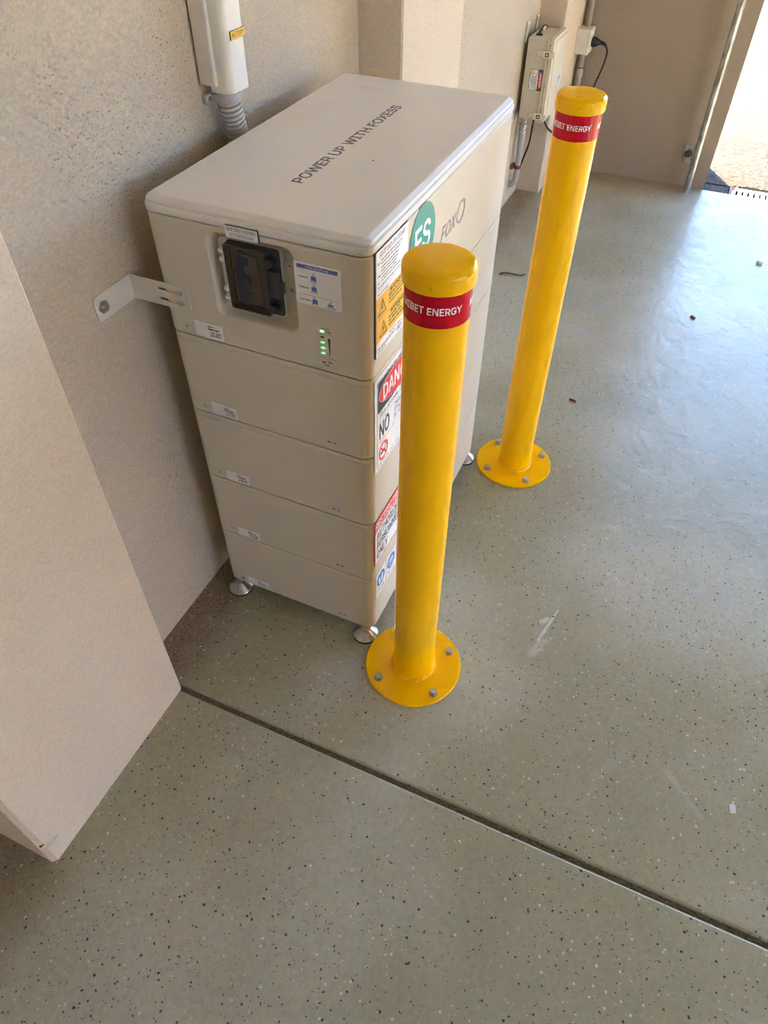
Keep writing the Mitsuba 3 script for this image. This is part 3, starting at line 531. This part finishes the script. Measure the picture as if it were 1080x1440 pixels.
obj("hanging_cable", tube(curve([(.004, 2.470, .371), (.004, 2.472, .35), (.002, 2.476, .30), (-.004, 2.480, .24), (-.020, 2.484, .18), (-.036, 2.486, .13), (-.054, 2.487, .105)], 60), .0038, 10), "m_rubber", True); tag("hanging_cable", "black cable hanging beside the grey conduit below the enclosure", "cable")
# socket outlet, plug and cord in the corner
O_ = "power_outlet"; oy0, oy1 = 2.868, 2.958
obj("box", rbox(PX, .104, oy0, oy1, .508, .602, .003), "m_outlet", 30, O_)
obj("face_plate", rbox(.103, .109, oy0 - .001, oy1 + .001, .507, .603, .0025), "m_outlet", 30, O_)
obj("socket", rbox(.108, .113, oy0 + .022, oy0 + .070, .524, .572, .002), "m_outlet", 30, O_)
obj("rocker_switch", rbox(.108, .1125, oy0 + .030, oy0 + .052, .580, .596, .0015), "m_outlet", 30, O_)
tag(O_, "cream power socket on the far pier with a black plug in it", "socket")
pz, py = .552, 2.912
pm = cat(lathe([(0, 0), (.019, 0), (.020, .004), (.019, .016), (.012, .030), (.009, .036), (0, .036)], 24).apply_transform(np.array([[0, 0, 1, .1125], [1, 0, 0, py], [0, 1, 0, pz], [0, 0, 0, 1.]])), tube(curve([(.145, py, pz), (.163, py, pz - .002), (.178, py - .004, pz - .010)], 12), np.linspace(.0085, .0055, 12), 14))
obj("plug", pm, "m_rubber", 30, "power_cable")
obj("cable", tube(curve([(.174, py - .003, pz - .007), (.188, py - .012, pz - .026), (.190, py - .03, pz - .060), (.176, 2.84, .42), (.150, 2.76, .31), (.11, 2.64, .26), (.06, 2.53, .30), (.030, 2.50, .372)], 90), .0040, 10), "m_rubber", True, "power_cable")
tag("power_cable", "black plug and cord drooping from the cream power socket", "power cord")
obj("pipe", cat(lathe([(0, .601), (.0125, .601), (.0125, 2.5), (0, 2.5)], 24, (.078, 2.938, 0)), lathe([(0, .0), (.0125, .0), (.0125, .509), (0, .509)], 24, (.078, 2.938, 0))), "m_conduit_brown", 30, "corner_conduit")
k = obj("coupling", lathe([(0, .405), (.0160, .405), (.0160, .440), (0, .440)], 24, (.078, 2.938, 0)), "m_conduit", 30, "corner_conduit")
obj("rust_ring", lathe([(0, .440), (.0140, .440), (.0140, .444), (0, .444)], 24, (.078, 2.938, 0)), "m_rust", 30, k)
tag("corner_conduit", "brownish conduit running up the far corner through the power socket", "conduit")

# ---------------------------------------------------------------- galvanised pipe by the doorway
gx, gy = .686, 2.895
obj("pipe", tube([(gx - .000, gy, 0.0), (gx - .006, gy + .002, .5), (gx - .018, gy + .006, 1.4), (gx - .026, gy + .008, 2.15)], .0150, 32), "m_galvanised", True, "galvanised_pipe")
obj("bracket_plate", cat(rbox(.622, .672, BY - .006, BY, .105, .185, .002), rbox(.662, .690, 2.905, BY - .002, .135, .139, .001)), "m_galvanised", 30, "galvanised_pipe")
obj("bolt", place(hexbolt(.011, .012, .017), (.6445, BY - .006, .146), (1, 0, 0), (0, 0, 1)), "m_scrap_brown", False, "galvanised_pipe")
tag("galvanised_pipe", "upright galvanised steel pipe standing before the end wall by the doorway", "pipe")

# ---------------------------------------------------------------- litter on the floor
def scrap(name, m, bsdf, x, y, rz, label, cat_, sm=False):
    m = tri(m); m.apply_transform(trimesh.transformations.rotation_matrix(rz, (0, 0, 1))); m.apply_translation((x, y, -m.bounds[0][2] + .0002)); obj(name, m, bsdf, sm); tag(name, label, cat_)
scrap("plastic_scrap", cat(tube([(-.011, 0, .003), (0, .0006, .003), (.011, 0, .0032)], .0032, 8)), "m_scrap_red", .580, 1.073, -.25, "dark red plastic scrap lying on the floor beyond the second bollard", "debris")
scrap("wood_chip", rbox(-.010, .010, -.006, .006, 0, .006, .002), "m_scrap_brown", .864, 1.745, -.9, "dark brown chip lying on the bright bluish floor", "debris")
scrap("paper_flake", cat(ext(Polygon([(-.005, -.0095), (.006, -.008), (.005, .0095), (-.006, .008)]), 0, .0012)), "m_scrap_white", 1.167, -.063, .15, "white flake lying on the floor right of the joint", "debris")
scrap("bottle_cap", lathe([(0, .011), (.010, .011), (.0125, .009), (.013, 0), (.0115, 0), (.0115, .008), (0, .0085)], 24), "m_scrap_white", 1.058, 2.293, 0, "small pale cap lying on the floor near the doorway", "debris", 30)
scrap("twig", tube(curve([(-.05, 0, .004), (-.015, .006, .006), (.02, -.002, .004), (.05, .008, .004)], 20), np.linspace(.0035, .0018, 20), 8), "m_scrap_brown", .17, 1.775, .35, "brown twig lying on the floor between cabinet and far wall", "twig", True)
lv = np.array([[0, -.028, 0], [.010, -.012, .004], [.012, .008, .007], [0, .030, .012], [-.012, .006, .006], [-.010, -.012, .004], [0, -.008, .001], [0, .010, .003]])
lf = [[0, 1, 6], [1, 2, 7], [1, 7, 6], [2, 3, 7], [3, 4, 7], [4, 5, 6], [4, 6, 7], [5, 0, 6]]
scrap("dry_leaf", trimesh.Trimesh(np.vstack([lv, lv - [0, 0, .0008]]), lf + [[a + 8, c + 8, b + 8] for a, b, c in lf], process=False), "m_leaf", .893, 3.02, -.5, "brown dry leaf standing at the end of the drain grate", "leaf")
